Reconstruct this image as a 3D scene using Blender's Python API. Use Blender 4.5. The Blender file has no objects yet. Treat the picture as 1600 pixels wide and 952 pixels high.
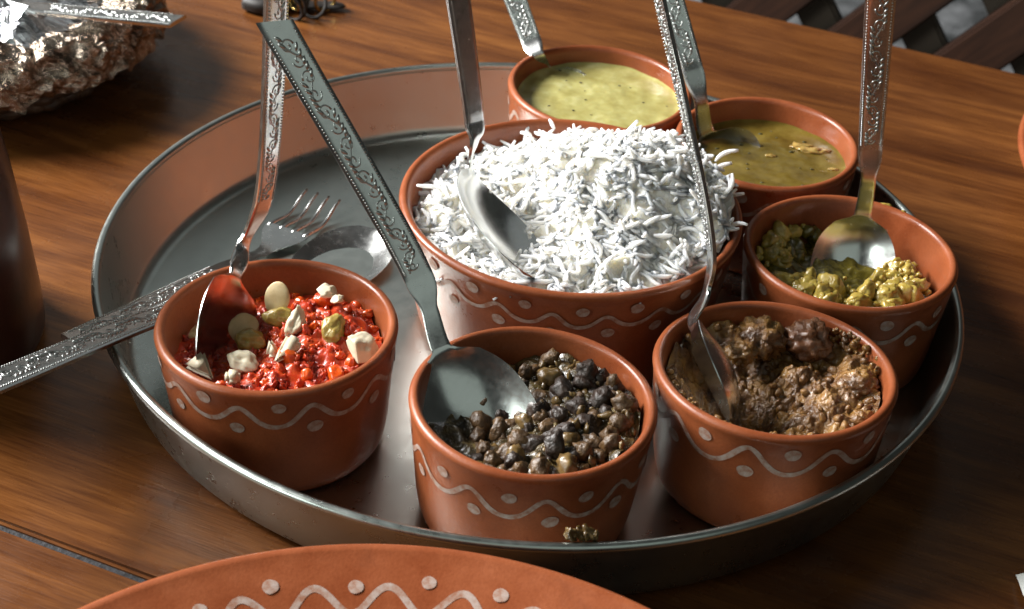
import bpy, bmesh, math, random
from math import sin, cos, pi, radians, sqrt, exp
from mathutils import Vector, Matrix, noise
random.seed(7)
S = bpy.context.scene
COL = S.collection

# ------------------------------------------------------------------ camera
CAM = Vector((-0.00674, -0.61829, 0.43280))
RT = Vector((0.99725774, 0.0418154, 0.06106125))
UP = Vector((-0.07400679, 0.56347171, 0.82281384))
FW = Vector((0.0, 0.82507642, -0.56502115))
FPX = 2563.0
cd = bpy.data.cameras.new('camera'); cam = bpy.data.objects.new('camera', cd); COL.objects.link(cam)
m = Matrix((RT, UP, -FW)).transposed().to_4x4(); m.translation = CAM
cam.matrix_world = m
cd.sensor_width = 36; cd.lens = FPX / 1600 * 36; cd.clip_start = 0.02; cd.clip_end = 60
cd.dof.use_dof = True; cd.dof.focus_distance = 0.66; cd.dof.aperture_fstop = 18
S.camera = cam

# ------------------------------------------------------------------ light
w = bpy.data.worlds.new('World'); S.world = w; w.use_nodes = True
bg = w.node_tree.nodes['Background']; bg.inputs[0].default_value = (0.56, 0.60, 0.55, 1); bg.inputs[1].default_value = 0.040
def area(name, az, el, dist, sx, sy, power, col, tgt=(0.02, 0, 0.03)):
    l = bpy.data.lights.new(name, 'AREA'); l.shape = 'RECTANGLE'; l.size = sx; l.size_y = sy; l.energy = power; l.color = col
    o = bpy.data.objects.new(name, l); COL.objects.link(o)
    t = Vector(tgt); d = Vector((cos(radians(az)) * cos(radians(el)), sin(radians(az)) * cos(radians(el)), sin(radians(el))))
    o.location = t + d * dist; o.rotation_euler = (-d).to_track_quat('-Z', 'Y').to_euler()
    return o
area('window_light', 163, 33, 2.2, 1.0, 0.85, 168, (1.0, 0.985, 0.965))
area('garden_light', 209, 24, 2.4, 0.9, 0.7, 17, (0.90, 1.0, 0.93))
area('back_sky_light', 100, 40, 3.0, 2.6, 1.8, 3.6, (0.92, 0.98, 0.97))
area('reflection_fill_light', 284, 40, 2.4, 2.6, 1.7, 4.8, (0.86, 1.0, 0.91))  # added lamp behind the camera for pale green reflections in the steel
S.view_settings.view_transform = 'Standard'; S.view_settings.look = 'None'
S.view_settings.gamma = 1; S.view_settings.exposure = 0; S.view_settings.use_curve_mapping = False

# ------------------------------------------------------------------ helpers
def ray(x, y): return FW + RT * ((x - 800) / FPX) - UP * ((y - 476) / FPX)
def PZ(x, y, z): d = ray(x, y); return CAM + d * ((z - CAM.z) / d.z)
def PY(x, y, Y): d = ray(x, y); return CAM + d * ((Y - CAM.y) / d.y)

def mk(name, verts, faces, mat=None, parent=None, smooth=True, angle=None):
    me = bpy.data.meshes.new(name); me.from_pydata([tuple(v) for v in verts], [], faces); me.update()
    if smooth: me.shade_smooth()
    if angle: me.set_sharp_from_angle(angle=radians(angle))
    if mat: me.materials.append(mat)
    return link(name, me, parent)
def link(name, me, parent=None):
    o = bpy.data.objects.new(name, me); COL.objects.link(o)
    if parent: o.parent = parent
    return o
def thing(name, label, cat, loc=(0, 0, 0), group=None):
    o = bpy.data.objects.new(name, None); COL.objects.link(o); o.location = loc; o.empty_display_size = 0.02
    return tag(o, label, cat, group)
def tag(o, label, cat, group=None, kind=None):
    o['label'] = label; o['category'] = cat
    if group: o['group'] = group
    if kind: o['kind'] = kind
    return o
def lathe(prof, seg=96):
    vs, fs, rings = [], [], []
    for r, z in prof:
        if r < 1e-7: rings.append([len(vs)]); vs.append((0, 0, z))
        else:
            rings.append(list(range(len(vs), len(vs) + seg)))
            vs += [(r * cos(2 * pi * k / seg), r * sin(2 * pi * k / seg), z) for k in range(seg)]
    for a, b in zip(rings, rings[1:]):
        for k in range(seg):
            k2 = (k + 1) % seg
            if len(a) == 1 and len(b) == 1: continue
            if len(a) == 1: fs.append((a[0], b[k2], b[k]))
            elif len(b) == 1: fs.append((a[k], a[k2], b[0]))
            else: fs.append((a[k], a[k2], b[k2], b[k]))
    return vs, fs
def boxmesh(x0, x1, y0, y1, z0, z1):
    v = [(x, y, z) for z in (z0, z1) for y in (y0, y1) for x in (x0, x1)]
    return v, [(0, 2, 3, 1), (4, 5, 7, 6), (0, 1, 5, 4), (1, 3, 7, 5), (3, 2, 6, 7), (2, 0, 4, 6)]
def tube(pts, rad, n=6, closed=False):
    pts = [Vector(p) for p in pts]; N = len(pts); vs, fs = [], []
    ref = Vector((0.13, 0.21, 1)).normalized()
    for i, p in enumerate(pts):
        a = pts[(i - 1) % N] if (closed or i > 0) else p; b = pts[(i + 1) % N] if (closed or i < N - 1) else p
        t = (b - a).normalized(); s = t.cross(ref)
        if s.length < 1e-4: s = t.cross(Vector((1, 0, 0)))
        s.normalize(); u = s.cross(t); r = rad(i / (N - 1)) if callable(rad) else rad
        vs += [p + (s * cos(2 * pi * k / n) + u * sin(2 * pi * k / n)) * r for k in range(n)]
    for i in range(N if closed else N - 1):
        j = (i + 1) % N
        fs += [(i * n + k, i * n + (k + 1) % n, j * n + (k + 1) % n, j * n + k) for k in range(n)]
    if not closed:
        fs += [tuple(range(n))[::-1], tuple((N - 1) * n + k for k in range(n))]
    return vs, fs
def merge(parts):
    V, F = [], []
    for v, f in parts:
        o = len(V); V += list(v); F += [tuple(i + o for i in q) for q in f]
    return V, F
def fbm(p, oct=4, lac=2.1, gain=0.5):
    a, s = 1.0, 0.0; p = Vector(p)
    for _ in range(oct): s += a * noise.noise(p); p = p * lac; a *= gain
    return s
_ico = {}
def ico(sub):
    if sub not in _ico:
        bm = bmesh.new(); bmesh.ops.create_icosphere(bm, subdivisions=sub, radius=1)
        _ico[sub] = ([v.co.copy() for v in bm.verts], [tuple(v.index for v in f.verts) for f in bm.faces]); bm.free()
    return _ico[sub]
def lump(sub, scale, amp, freq, seed, rot=None, loc=(0, 0, 0), dent=0):
    vs, fs = ico(sub); out = []
    R = rot.to_matrix() if rot else Matrix.Identity(3); loc = Vector(loc); off = Vector((seed * 3.1, seed * 1.7, seed * 5.3))
    for v in vs:
        d = 1 + amp * fbm(v * freq + off, 3)
        if dent and v.z > 0: d -= dent * v.z * exp(-4 * (v.x ** 2 + v.y ** 2))
        out.append(R @ Vector((v.x * scale[0] * d, v.y * scale[1] * d, v.z * scale[2] * d)) + loc)
    return out, fs
def rrot(r=random): 
    from mathutils import Euler
    return Euler((r.uniform(0, 6.28), r.uniform(0, 6.28), r.uniform(0, 6.28)))

# ------------------------------------------------------------------ materials
def material(name, base=(0.5, 0.5, 0.5), rough=0.5, metal=0.0, **kw):
    mt = bpy.data.materials.new(name); mt.use_nodes = True
    b = mt.node_tree.nodes['Principled BSDF']
    b.inputs['Base Color'].default_value = (*base, 1); b.inputs['Roughness'].default_value = rough; b.inputs['Metallic'].default_value = metal
    for k, v in kw.items(): b.inputs[k.replace('_', ' ')].default_value = v
    return mt, mt.node_tree, b
def N(nt, typ, **kw):
    n = nt.nodes.new(typ)
    for k, v in kw.items():
        if k.startswith('i_'): n.inputs[k[2:].replace('_', ' ')].default_value = v
        else: setattr(n, k, v)
    return n
def coords(nt, scale=(1, 1, 1), rot=(0, 0, 0), kind='Object'):
    tc = N(nt, 'ShaderNodeTexCoord'); mp = N(nt, 'ShaderNodeMapping')
    mp.inputs['Scale'].default_value = scale; mp.inputs['Rotation'].default_value = rot
    nt.links.new(tc.outputs[kind], mp.inputs['Vector']); return mp.outputs[0]
def tex_noise(nt, vec, scale, detail=4, rough=0.55, dist=0.0):
    n = N(nt, 'ShaderNodeTexNoise'); n.inputs['Scale'].default_value = scale; n.inputs['Detail'].default_value = detail
    n.inputs['Roughness'].default_value = rough; n.inputs['Distortion'].default_value = dist
    nt.links.new(vec, n.inputs['Vector']); return n.outputs['Fac']
def ramp(nt, fac, stops):
    r = N(nt, 'ShaderNodeValToRGB'); e = r.color_ramp.elements
    while len(e) < len(stops): e.new(0.5)
    for k, (p, c) in enumerate(stops):
        e[k].position = p; e[k].color = (*c, 1) if not isinstance(c, (int, float)) else (c, c, c, 1)
    nt.links.new(fac, r.inputs[0]); return r.outputs[0]
def mixc(nt, fac, a, b, mode='MIX'):
    x = N(nt, 'ShaderNodeMix', data_type='RGBA', blend_type=mode)
    for sock, val in ((0, fac), (6, a), (7, b)):
        if isinstance(val, (int, float)): x.inputs[sock].default_value = val
        elif isinstance(val, tuple): x.inputs[sock].default_value = (*val, 1)
        else: nt.links.new(val, x.inputs[sock])
    return x.outputs[2]
def bump(nt, b, h, strength=0.3, dist=0.001):
    n = N(nt, 'ShaderNodeBump'); n.inputs['Strength'].default_value = strength; n.inputs['Distance'].default_value = dist
    nt.links.new(h, n.inputs['Height'])
    if b.inputs['Normal'].links: nt.links.new(b.inputs['Normal'].links[0].from_socket, n.inputs['Normal'])
    nt.links.new(n.outputs[0], b.inputs['Normal'])

M = {}
# wood of the table
def wood(name, off, dark=1.0):
    mt, nt, b = material(name, rough=0.32)
    v = coords(nt, (1, 1, 1)); mp = N(nt, 'ShaderNodeMapping'); mp.inputs['Location'].default_value = off; mp.inputs['Scale'].default_value = (3.0, 26, 26)
    nt.links.new(v, mp.inputs[0]); g = tex_noise(nt, mp.outputs[0], 2.2, 7, 0.62, 0.9)
    mp2 = N(nt, 'ShaderNodeMapping'); mp2.inputs['Location'].default_value = off; mp2.inputs['Scale'].default_value = (14, 260, 260)
    nt.links.new(v, mp2.inputs[0]); f = tex_noise(nt, mp2.outputs[0], 3.0, 5, 0.6, 0.3)
    mp3 = N(nt, 'ShaderNodeMapping'); mp3.inputs['Location'].default_value = off; mp3.inputs['Scale'].default_value = (1.6, 5, 5)
    nt.links.new(v, mp3.inputs[0]); big = tex_noise(nt, mp3.outputs[0], 2.0, 3, 0.5, 0.6)
    mp4 = N(nt, 'ShaderNodeMapping'); mp4.inputs['Location'].default_value = off; mp4.inputs['Scale'].default_value = (9, 34, 34)
    nt.links.new(v, mp4.inputs[0]); vo = N(nt, 'ShaderNodeTexVoronoi'); vo.inputs['Scale'].default_value = 1.0; vo.inputs['Randomness'].default_value = 1.0
    nt.links.new(mp4.outputs[0], vo.inputs['Vector'])
    knot = ramp(nt, vo.outputs['Distance'], [(0.05, 0.0), (0.22, 1.0)])
    c = ramp(nt, g, [(0.25, (0.060, 0.019, 0.006)), (0.45, (0.120, 0.042, 0.011)), (0.6, (0.180, 0.067, 0.017)), (0.78, (0.245, 0.100, 0.026))])
    c = mixc(nt, 0.62, c, ramp(nt, f, [(0.32, (0.45, 0.36, 0.30)), (0.6, (1, 1, 1))]), 'MULTIPLY')
    c = mixc(nt, 0.8, c, ramp(nt, big, [(0.3, (0.55, 0.44, 0.38)), (0.52, (0.95, 0.90, 0.85)), (0.72, (1.5, 1.5, 1.45))]), 'MULTIPLY')
    kk = mixc(nt, ramp(nt, big, [(0.52, 0.0), (0.60, 1.0)]), (1, 1, 1), knot)
    c = mixc(nt, 0.65, c, kk, 'MULTIPLY')
    nt.links.new(c, b.inputs['Base Color'])
    sm = tex_noise(nt, v, 22, 5, 0.6)
    nt.links.new(ramp(nt, sm, [(0.3, 0.19), (0.7, 0.36)]), b.inputs['Roughness'])
    b.inputs['Specular IOR Level'].default_value = 0.45
    bump(nt, b, f, 0.25, 0.0006)
    return mt
M['wood'] = wood('oiled_wood', (0.3, 0.1, 0)); M['wood2'] = wood('oiled_wood_front', (1.7, 4.3, 0))
mt, nt, b = material('seam_filler', (0.03, 0.03, 0.035), 0.8)
v = coords(nt); nz = tex_noise(nt, v, 400, 4); nt.links.new(ramp(nt, nz, [(0.35, (0.006, 0.006, 0.007)), (0.65, (0.035, 0.035, 0.04))]), b.inputs['Base Color']); bump(nt, b, nz, 0.8, 0.001); M['filler'] = mt
mt, nt, b = material('dark_timber', (0.05, 0.018, 0.008), 0.5)
v = coords(nt, (6, 60, 60)); nz = tex_noise(nt, v, 3, 5); nt.links.new(ramp(nt, nz, [(0.3, (0.016, 0.006, 0.003)), (0.7, (0.045, 0.017, 0.008))]), b.inputs['Base Color']); M['timber'] = mt
mt, nt, b = material('lighter_timber', (0.12, 0.09, 0.07), 0.5); M['timber2'] = mt  # lighter brown for the crossing slats
mt, nt, b = material('end_grain', (0.5, 0.46, 0.42), 0.6); M['endgrain'] = mt
mt, nt, b = material('yard_stone', (0.2, 0.2, 0.2), 0.7)
v = coords(nt); nz = tex_noise(nt, v, 14, 6, 0.65); nt.links.new(ramp(nt, nz, [(0.35, (0.05, 0.055, 0.055)), (0.55, (0.26, 0.27, 0.28)), (0.7, (0.42, 0.43, 0.45))]), b.inputs['Base Color']); bump(nt, b, nz, 0.6, 0.02); M['stone'] = mt
# terracotta
def terracotta(name, tint=1.0):
    mt, nt, b = material(name, (0.42, 0.12, 0.045), 0.42)
    v = coords(nt); n1 = tex_noise(nt, v, 45, 5, 0.6); n2 = tex_noise(nt, v, 900, 3, 0.6)
    c = ramp(nt, n1, [(0.3, (0.215 * tint, 0.052 * tint, 0.0175 * tint)), (0.7, (0.310 * tint, 0.086 * tint, 0.029 * tint))])
    c = mixc(nt, 0.35, c, ramp(nt, n2, [(0.35, (0.7, 0.62, 0.58)), (0.6, (1, 1, 1))]), 'MULTIPLY')
    n3 = tex_noise(nt, coords(nt, (1, 1, 0.6)), 26, 6, 0.7, 0.5); c = mixc(nt, ramp(nt, n3, [(0.56, 0.0), (0.72, 0.5)]), c, (0.16, 0.045, 0.018))
    nt.links.new(c, b.inputs['Base Color']); nt.links.new(ramp(nt, n1, [(0.3, 0.26), (0.7, 0.42)]), b.inputs['Roughness'])
    b.inputs['Specular IOR Level'].default_value = 0.45
    bump(nt, b, n2, 0.18, 0.0004); bump(nt, b, n1, 0.12, 0.001); return mt
M['clay'] = terracotta('terracotta'); M['clay2'] = terracotta('terracotta_plate', 1.02)
mt, nt, b = material('white_paint', (0.6, 0.45, 0.38), 0.55)
v = coords(nt); n1 = tex_noise(nt, v, 260, 5, 0.65); nt.links.new(ramp(nt, n1, [(0.36, (0.27, 0.115, 0.065)), (0.52, (0.34, 0.235, 0.19)), (0.7, (0.41, 0.33, 0.295))]), b.inputs['Base Color']); bump(nt, b, n1, 0.3, 0.0004); M['paint'] = mt
# steel
def steel(name, base, r0, r1, sc=60, stretch=(1, 1, 1), bumpy=0.05):
    mt, nt, b = material(name, base, r0, 1.0)
    v = coords(nt, stretch); n1 = tex_noise(nt, v, sc, 6, 0.65); n2 = tex_noise(nt, coords(nt), 9, 5, 0.6, 0.8)
    mm = mixc(nt, 0.5, n1, n2)
    nt.links.new(ramp(nt, mm, [(0.35, r0), (0.65, r1)]), b.inputs['Roughness'])
    nt.links.new(mixc(nt, ramp(nt, n2, [(0.3, 0.0), (0.7, 0.3)]), (*base,), tuple(x * 0.72 for x in base)), b.inputs['Base Color'])
    bump(nt, b, n1, bumpy, 0.0005); return mt
M['tray'] = steel('brushed_tray_steel', (0.53, 0.57, 0.54), 0.24, 0.38, 160, bumpy=0.05)
M['steel'] = steel('cutlery_steel', (0.66, 0.67, 0.66), 0.16, 0.30, 300)
M['engrave'] = steel('engraved_steel', (0.52, 0.53, 0.52), 0.24, 0.38, 500)

# ------------------------------------------------------------------ table
TA = radians(-20.8)
tdir = Vector((cos(TA), sin(TA), 0)); tnor = Vector((-sin(TA), cos(TA), 0))
tab = thing('wooden_table', 'varnished reddish brown wooden table under the tray and plates', 'table', (0, 0, 0)); tab.rotation_euler = (0, 0, TA)
def plank(y0, y1, mat):
    bm = bmesh.new(); bmesh.ops.create_cube(bm, size=1)
    bmesh.ops.scale(bm, vec=(2.4, y1 - y0, 0.035), verts=bm.verts); bmesh.ops.translate(bm, vec=(0, (y0 + y1) / 2, -0.0175), verts=bm.verts)
    bmesh.ops.bevel(bm, geom=list(bm.edges), offset=0.0014, segments=4, affect='EDGES')
    me = bpy.data.meshes.new('plank'); bm.to_mesh(me); bm.free(); me.shade_smooth(); me.set_sharp_from_angle(angle=radians(50)); me.materials.append(mat)
    return link('plank', me, tab)
seam = Vector((-0.165, -0.1705, 0)).dot(tnor); back = Vector((0.197, 0.341, 0)).dot(tnor)
plank(seam + 0.0014, back, M['wood']); plank(-0.62, seam - 0.0014, M['wood2'])
vs, fs = boxmesh(-1.19, 1.19, seam - 0.004, seam + 0.004, -0.02, -0.0022)
mk('seam_filler', vs, fs, M['filler'], tab, smooth=False)

# ------------------------------------------------------------------ lattice railing and yard behind the table
yard = mk('ground', *boxmesh(-4, 4, 0.5, 6, -0.9, -0.8), M['stone'], smooth=False); yard['kind'] = 'structure'; yard.rotation_euler = (0, 0, TA)
LY = 0.62
lat = thing('lattice_railing', 'dark timber lattice railing behind the far table edge', 'railing', tnor * LY + tdir * 0.35 + Vector((0, 0, -0.8)))
lat.rotation_euler = (0, 0, TA)
def slat(cx, cz, ang, length, wid, th, yoff, mat):
    bm = bmesh.new(); bmesh.ops.create_cube(bm, size=1); bmesh.ops.scale(bm, vec=(length, th, wid), verts=bm.verts)
    bmesh.ops.bevel(bm, geom=list(bm.edges), offset=0.002, segments=2, affect='EDGES')
    me = bpy.data.meshes.new('slat'); bm.to_mesh(me); bm.free(); me.materials.append(mat)
    o = link('slat', me, lat); o.location = (cx, yoff, cz); o.rotation_euler = (0, -ang, 0)
for k in range(-8, 14):
    slat(k * 0.084 - 0.30, 0.62, radians(50), 1.3, 0.038, 0.016, 0, M['timber'])
for k in range(-8, 14):
    slat(k * 0.084 - 0.30, 0.62, radians(125), 1.3, 0.030, 0.012, 0.016, M['timber2'])

# ------------------------------------------------------------------ tray
tray = thing('steel_tray', 'large round stainless steel tray holding the clay bowls', 'tray')
prof = [(0, 0.0), (0.1745, 0.0), (0.1785, 0.0012), (0.1812, 0.0045), (0.1893, 0.0352), (0.1884, 0.0356), (0.1800, 0.0056), (0.1776, 0.0026), (0.1740, 0.0014), (0.12, 0.0012), (0.06, 0.0013), (0, 0.0013)]
mk('pan', *lathe(prof, 192), M['tray'], tray, angle=50)
tv, tf = tube([(0.1893 * cos(a), 0.1893 * sin(a), 0.0362) for a in [2 * pi * k / 192 for k in range(192)]], 0.0021, 10, True)
mk('rolled_rim', tv, tf, M['tray'], tray)

# ------------------------------------------------------------------ clay bowls
def dot_mesh():
    n = 20; v = [(0, 0, 0.00016)]; f = []
    for r, z in ((0.0022, 0.00016), (0.0031, 0.00013)):
        v += [(r * cos(2 * pi * k / n) * (1 + 0.05 * sin(3 * 2 * pi * k / n)), r * sin(2 * pi * k / n) * 0.86, z) for k in range(n)]
    for k in range(n):
        k2 = (k + 1) % n; f.append((0, 1 + k, 1 + k2))
        for q in range(1): f.append((1 + q * n + k, 1 + (q + 1) * n + k, 1 + (q + 1) * n + k2, 1 + q * n + k2))
    me = bpy.data.meshes.new('painted_dot'); me.from_pydata(v, [], f); me.shade_smooth(); me.materials.append(M['paint']); return me
DOT = dot_mesh()
def bowl(x, y, R, rimz, tilt, label, base=0.038, crest=-100, periods=10, zc=12.0, amp=4.4, group='clay bowls on the tray', big=False, seed=1, dots=(5.2, 5.6)):
    Hh = rimz - 0.0014
    n = Vector((tilt[0], tilt[1], 1)).normalized()
    t = thing('clay_bowl', label, 'bowl', Vector((x, y, rimz)) - n * Hh, group)
    t.rotation_euler = Vector((0, 0, 1)).rotation_difference(n).to_euler()
    th = 0.0046 if big else 0.0042
    tap = 0.10 if not big else 0.16
    def ro(z): return R - (Hh - z) * tap - 0.0018 * max(0, 1 - z / 0.012) ** 2
    pr = [(0, 0.0006), (base - 0.006 if not big else R * 0.72, 0.0006), (ro(0) - 0.0022, 0.0), (ro(0.001) - 0.0008, 0.0008)]
    pr += [(ro(z), z) for z in [0.003, 0.006, 0.012, 0.02, 0.03, 0.04, Hh - 0.008, Hh - 0.0035]]
    pr += [(R + 0.0001, Hh - 0.0022), (R - 0.0004, Hh - 0.0009), (R - 0.0013, Hh - 0.0002), (R - 0.0022, Hh), (R - 0.0031, Hh - 0.0003), (R - 0.0039, Hh - 0.0012), (R - th, Hh - 0.0026)]
    pr += [(ro(z) - th, z) for z in [Hh - 0.008, 0.04, 0.03, 0.02, 0.012]] + [(ro(0.01) - th - 0.003, 0.008), (ro(0.01) - th - 0.009, 0.0062), (0, 0.0058)]
    vs, fs = lathe(pr, 96)
    vs = [(a * (1 + 0.004 * noise.noise(Vector((a * 30 + seed * 7, b_ * 30, c * 12)))), b_ * (1 + 0.004 * noise.noise(Vector((a * 30 + 9, b_ * 30 + seed, c * 12)))), c) for a, b_, c in vs]
    mk('body', vs, fs, M['clay'], t)
    # hand-painted wave round the wall
    rnd = random.Random(seed); ph = [rnd.uniform(-0.25, 0.25) for _ in range(periods + 1)]; ph[-1] = ph[0]
    am = [amp * rnd.uniform(0.85, 1.15) for _ in range(periods + 1)]; am[-1] = am[0]
    def wave(th_):
        q = ((th_ - radians(crest)) / (2 * pi) * periods) % periods; i = int(q); fr = q - i
        p = 2 * pi * q + ph[i] * (1 - fr) + ph[i + 1] * fr
        a = am[i] * (1 - fr) + am[i + 1] * fr
        return Hh - (zc - a * cos(p + 0.35 * sin(p))) / 1000
    nseg = periods * 28; vs, fs = [], []
    pts = []
    for k in range(nseg):
        a = 2 * pi * k / nseg; pts.append((a, wave(a)))
    for k in range(nseg):
        a0, z0 = pts[k - 1]; a1, z1 = pts[(k + 1) % nseg]; a, z = pts[k]
        du = ((a1 - a0) % (2 * pi)) * R; dz = z1 - z0; L = sqrt(du * du + dz * dz); pu, pz = -dz / L, du / L
        hw = (0.00112 if not big else 0.00095) * (1 + 0.25 * noise.noise(Vector((k * 0.13, seed, 0))))
        for s, pr_ in ((-1, 0.00003), (1, 0.00003)):
            zz = z + pz * hw * s; aa = a + pu * hw * s / R; rr = ro(zz) * (1.0055 if big else 1.0035) + pr_
            vs.append((rr * cos(aa), rr * sin(aa), zz))
    for k in range(nseg):
        k2 = (k + 1) % nseg
        fs.append((k * 2, k2 * 2, k2 * 2 + 1, k * 2 + 1))
    mk('painted_wave', vs, fs, M['paint'], t)
    for k in range(periods):
        for off, dz in ((0.5, dots[0]), (0.03, -dots[1])):
            if dz == 0: continue
            a = radians(crest) + (k + off + rnd.uniform(-0.05, 0.05)) * 2 * pi / periods; z = Hh - zc / 1000 + dz / 1000 + rnd.uniform(-0.0006, 0.0006)
            o = link('painted_dot', DOT, t); rr = ro(z) * (1.0055 if big else 1.0035); sc = rnd.uniform(0.85, 1.08) * (0.95 if big else 1)
            zx = Vector((cos(a), sin(a), -tap)).normalized(); xx = Vector((-sin(a), cos(a), 0)); yy = zx.cross(xx)
            mm = Matrix((xx, yy, zx)).transposed().to_4x4() @ Matrix.Rotation(rnd.uniform(-0.5, 0.5), 4, 'Z') @ Matrix.Scale(sc, 4)
            mm.translation = (rr * cos(a), rr * sin(a), z); o.matrix_local = mm
    return t
BW = dict(red=(-.0986, -.0928, .0477, .0565), bean=(.0040, -.1290, .0469, .0565), brown=(.0980, -.0970, .0480, .0565), yellow=(.1392, -.0064, .0467, .0565), dal=(.1108, .0870, .0446, .0570), soup=(.0296, .1335, .0468, .0565), rice=(.0159, .0038, .0756, .065))
bowl(*BW['red'], (-.025, .006), 'clay bowl holding red carrot pudding with nuts', crest=-100, zc=12.0, seed=1)
bowl(*BW['bean'], (.0136, -.006), 'clay bowl filled with dark brown bean curry', crest=-116, zc=16.2, amp=5, seed=2)
bowl(*BW['brown'], (-.0109, .0303), 'clay bowl of brown dumpling gravy beside the bean bowl', crest=-107, zc=12.6, amp=5, periods=9, seed=3)
bowl(*BW['yellow'], (-.0016, -.014), 'clay bowl with chunky yellow curry at the right of the tray', crest=-95, zc=14.0, seed=4)
bowl(*BW['dal'], (-.0109, -.03), 'clay bowl of thin olive brown lentil broth', crest=-90, zc=13, seed=5)
bowl(*BW['soup'], (.015, -.0126), 'clay bowl of pale yellow green soup at the back', crest=-190, zc=14, seed=6)
bowl(*BW['rice'], (.005, -.0034), 'largest clay bowl, heaped with white rice in the middle', base=.055, crest=-113, periods=20, zc=14, amp=3.0, big=True, seed=7, dots=(6.0, 6.2))

# ------------------------------------------------------------------ plates
def plate(cx, cy, R, H, label, seed, crest):
    t = thing('clay_plate', label, 'plate', (cx, cy, 0.0005))
    pr = [(0, 0.001), (R * 0.62, 0.001), (R * 0.66, 0), (R * 0.70, 0.002), (R * 0.9, H * 0.55), (R - 0.002, H - 0.006), (R, H - 0.003), (R - 0.0008, H - 0.0009), (R - 0.0024, H), (R - 0.0042, H - 0.0009)]
    def zi(r): return H - 0.0012 - 0.30 * (R - 0.0042 - r) - 2.2 * (R - 0.0042 - r) ** 2
    rs = [R - 0.008, R - 0.014, R - 0.022, R - 0.032, R - 0.045]
    pr += [(r, zi(r)) for r in rs]; zf = zi(rs[-1]) - 0.002
    pr += [(R - 0.055, zf - 0.0015), (R * 0.4, zf - 0.002), (0, zf - 0.002)]
    mk('body', *lathe(pr, 160), M['clay2'], t)
    per = 35; nseg = per * 20; vs, fs = [], []; rnd = random.Random(seed)
    ph = [rnd.uniform(-0.35, 0.35) for _ in range(per + 1)]; ph[-1] = ph[0]
    def wr(a):
        q = ((a - crest) / (2 * pi) * per) % per; i = int(q); fr = q - i
        return R - 0.0215 + 0.0047 * cos(2 * pi * q + ph[i] * (1 - fr) + ph[i + 1] * fr)
    for k in range(nseg):
        a = 2 * pi * k / nseg; r = wr(a); d = (wr(a + 0.01) - wr(a - 0.01)) / 0.02; L = sqrt(d * d + R * R); nu, nr = -d / L, R / L
        for s, p in ((-1, 0.0001), (1, 0.0001)):
            rr = r + nr * 0.0013 * s; aa = a + nu * 0.0013 * s / R; vs.append((rr * cos(aa), rr * sin(aa), zi(rr) + p))
    for k in range(nseg):
        k2 = (k + 1) % nseg; fs.append((k * 2, k * 2 + 1, k2 * 2 + 1, k2 * 2))
    mk('painted_wave', vs, fs, M['paint'], t)
    for k in range(per):
        a = crest + (k + 0.5 + rnd.uniform(-0.06, 0.06)) * 2 * pi / per; r = R - 0.0157 + rnd.uniform(-0.0024, 0.0014)
        o = link('painted_dot', DOT, t); o.location = (r * cos(a), r * sin(a), zi(r) + 0.0001); o.rotation_euler = (0.3 * sin(a), -0.3 * cos(a), 0) ; o.rotation_euler = (0, -0.3, a); s = rnd.uniform(0.85, 1.0); o.scale = (s * 0.9, s * 1.08, s)
    return t
plate(-.0333, -.3585, .1565, .0460, 'painted clay plate in front of the tray, cut by the lower picture edge', 11, radians(90 + 13.4))
pp = PZ(1595, 245, 0.03)
plate(pp.x + .152, pp.y - .010, .1520, .0310, 'clay plate just entering at the right picture edge', 12, radians(80))

# ------------------------------------------------------------------ cutlery
def catmull(P, n=24):
    out = []; Q = [P[0] * 2 - P[1]] + P + [P[-1] * 2 - P[-2]]
    for i in range(1, len(Q) - 2):
        a, b_, c, d = Q[i - 1:i + 3]
        t0, t1 = 0.0, max((b_ - a).length, 1e-5) ** 0.5; t2 = t1 + max((c - b_).length, 1e-5) ** 0.5; t3 = t2 + max((d - c).length, 1e-5) ** 0.5
        for k in range(n):
            t = t1 + (t2 - t1) * k / n
            A1 = a * ((t1 - t) / (t1 - t0)) + b_ * ((t - t0) / (t1 - t0)); A2 = b_ * ((t2 - t) / (t2 - t1)) + c * ((t - t1) / (t2 - t1)); A3 = c * ((t3 - t) / (t3 - t2)) + d * ((t - t2) / (t3 - t2))
            B1 = A1 * ((t2 - t) / (t2 - t0)) + A2 * ((t - t0) / (t2 - t0)); B2 = A2 * ((t3 - t) / (t3 - t1)) + A3 * ((t - t1) / (t3 - t1))
            out.append((B1 * ((t2 - t) / (t2 - t1)) + B2 * ((t - t1) / (t2 - t1)), i - 1 + k / n))
    out.append((P[-1], len(P) - 1.0)); return out
def lerp(a, b_, t): return a + (b_ - a) * t
def sstep(t): t = min(1, max(0, t)); return t * t * (3 - 2 * t)
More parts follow.
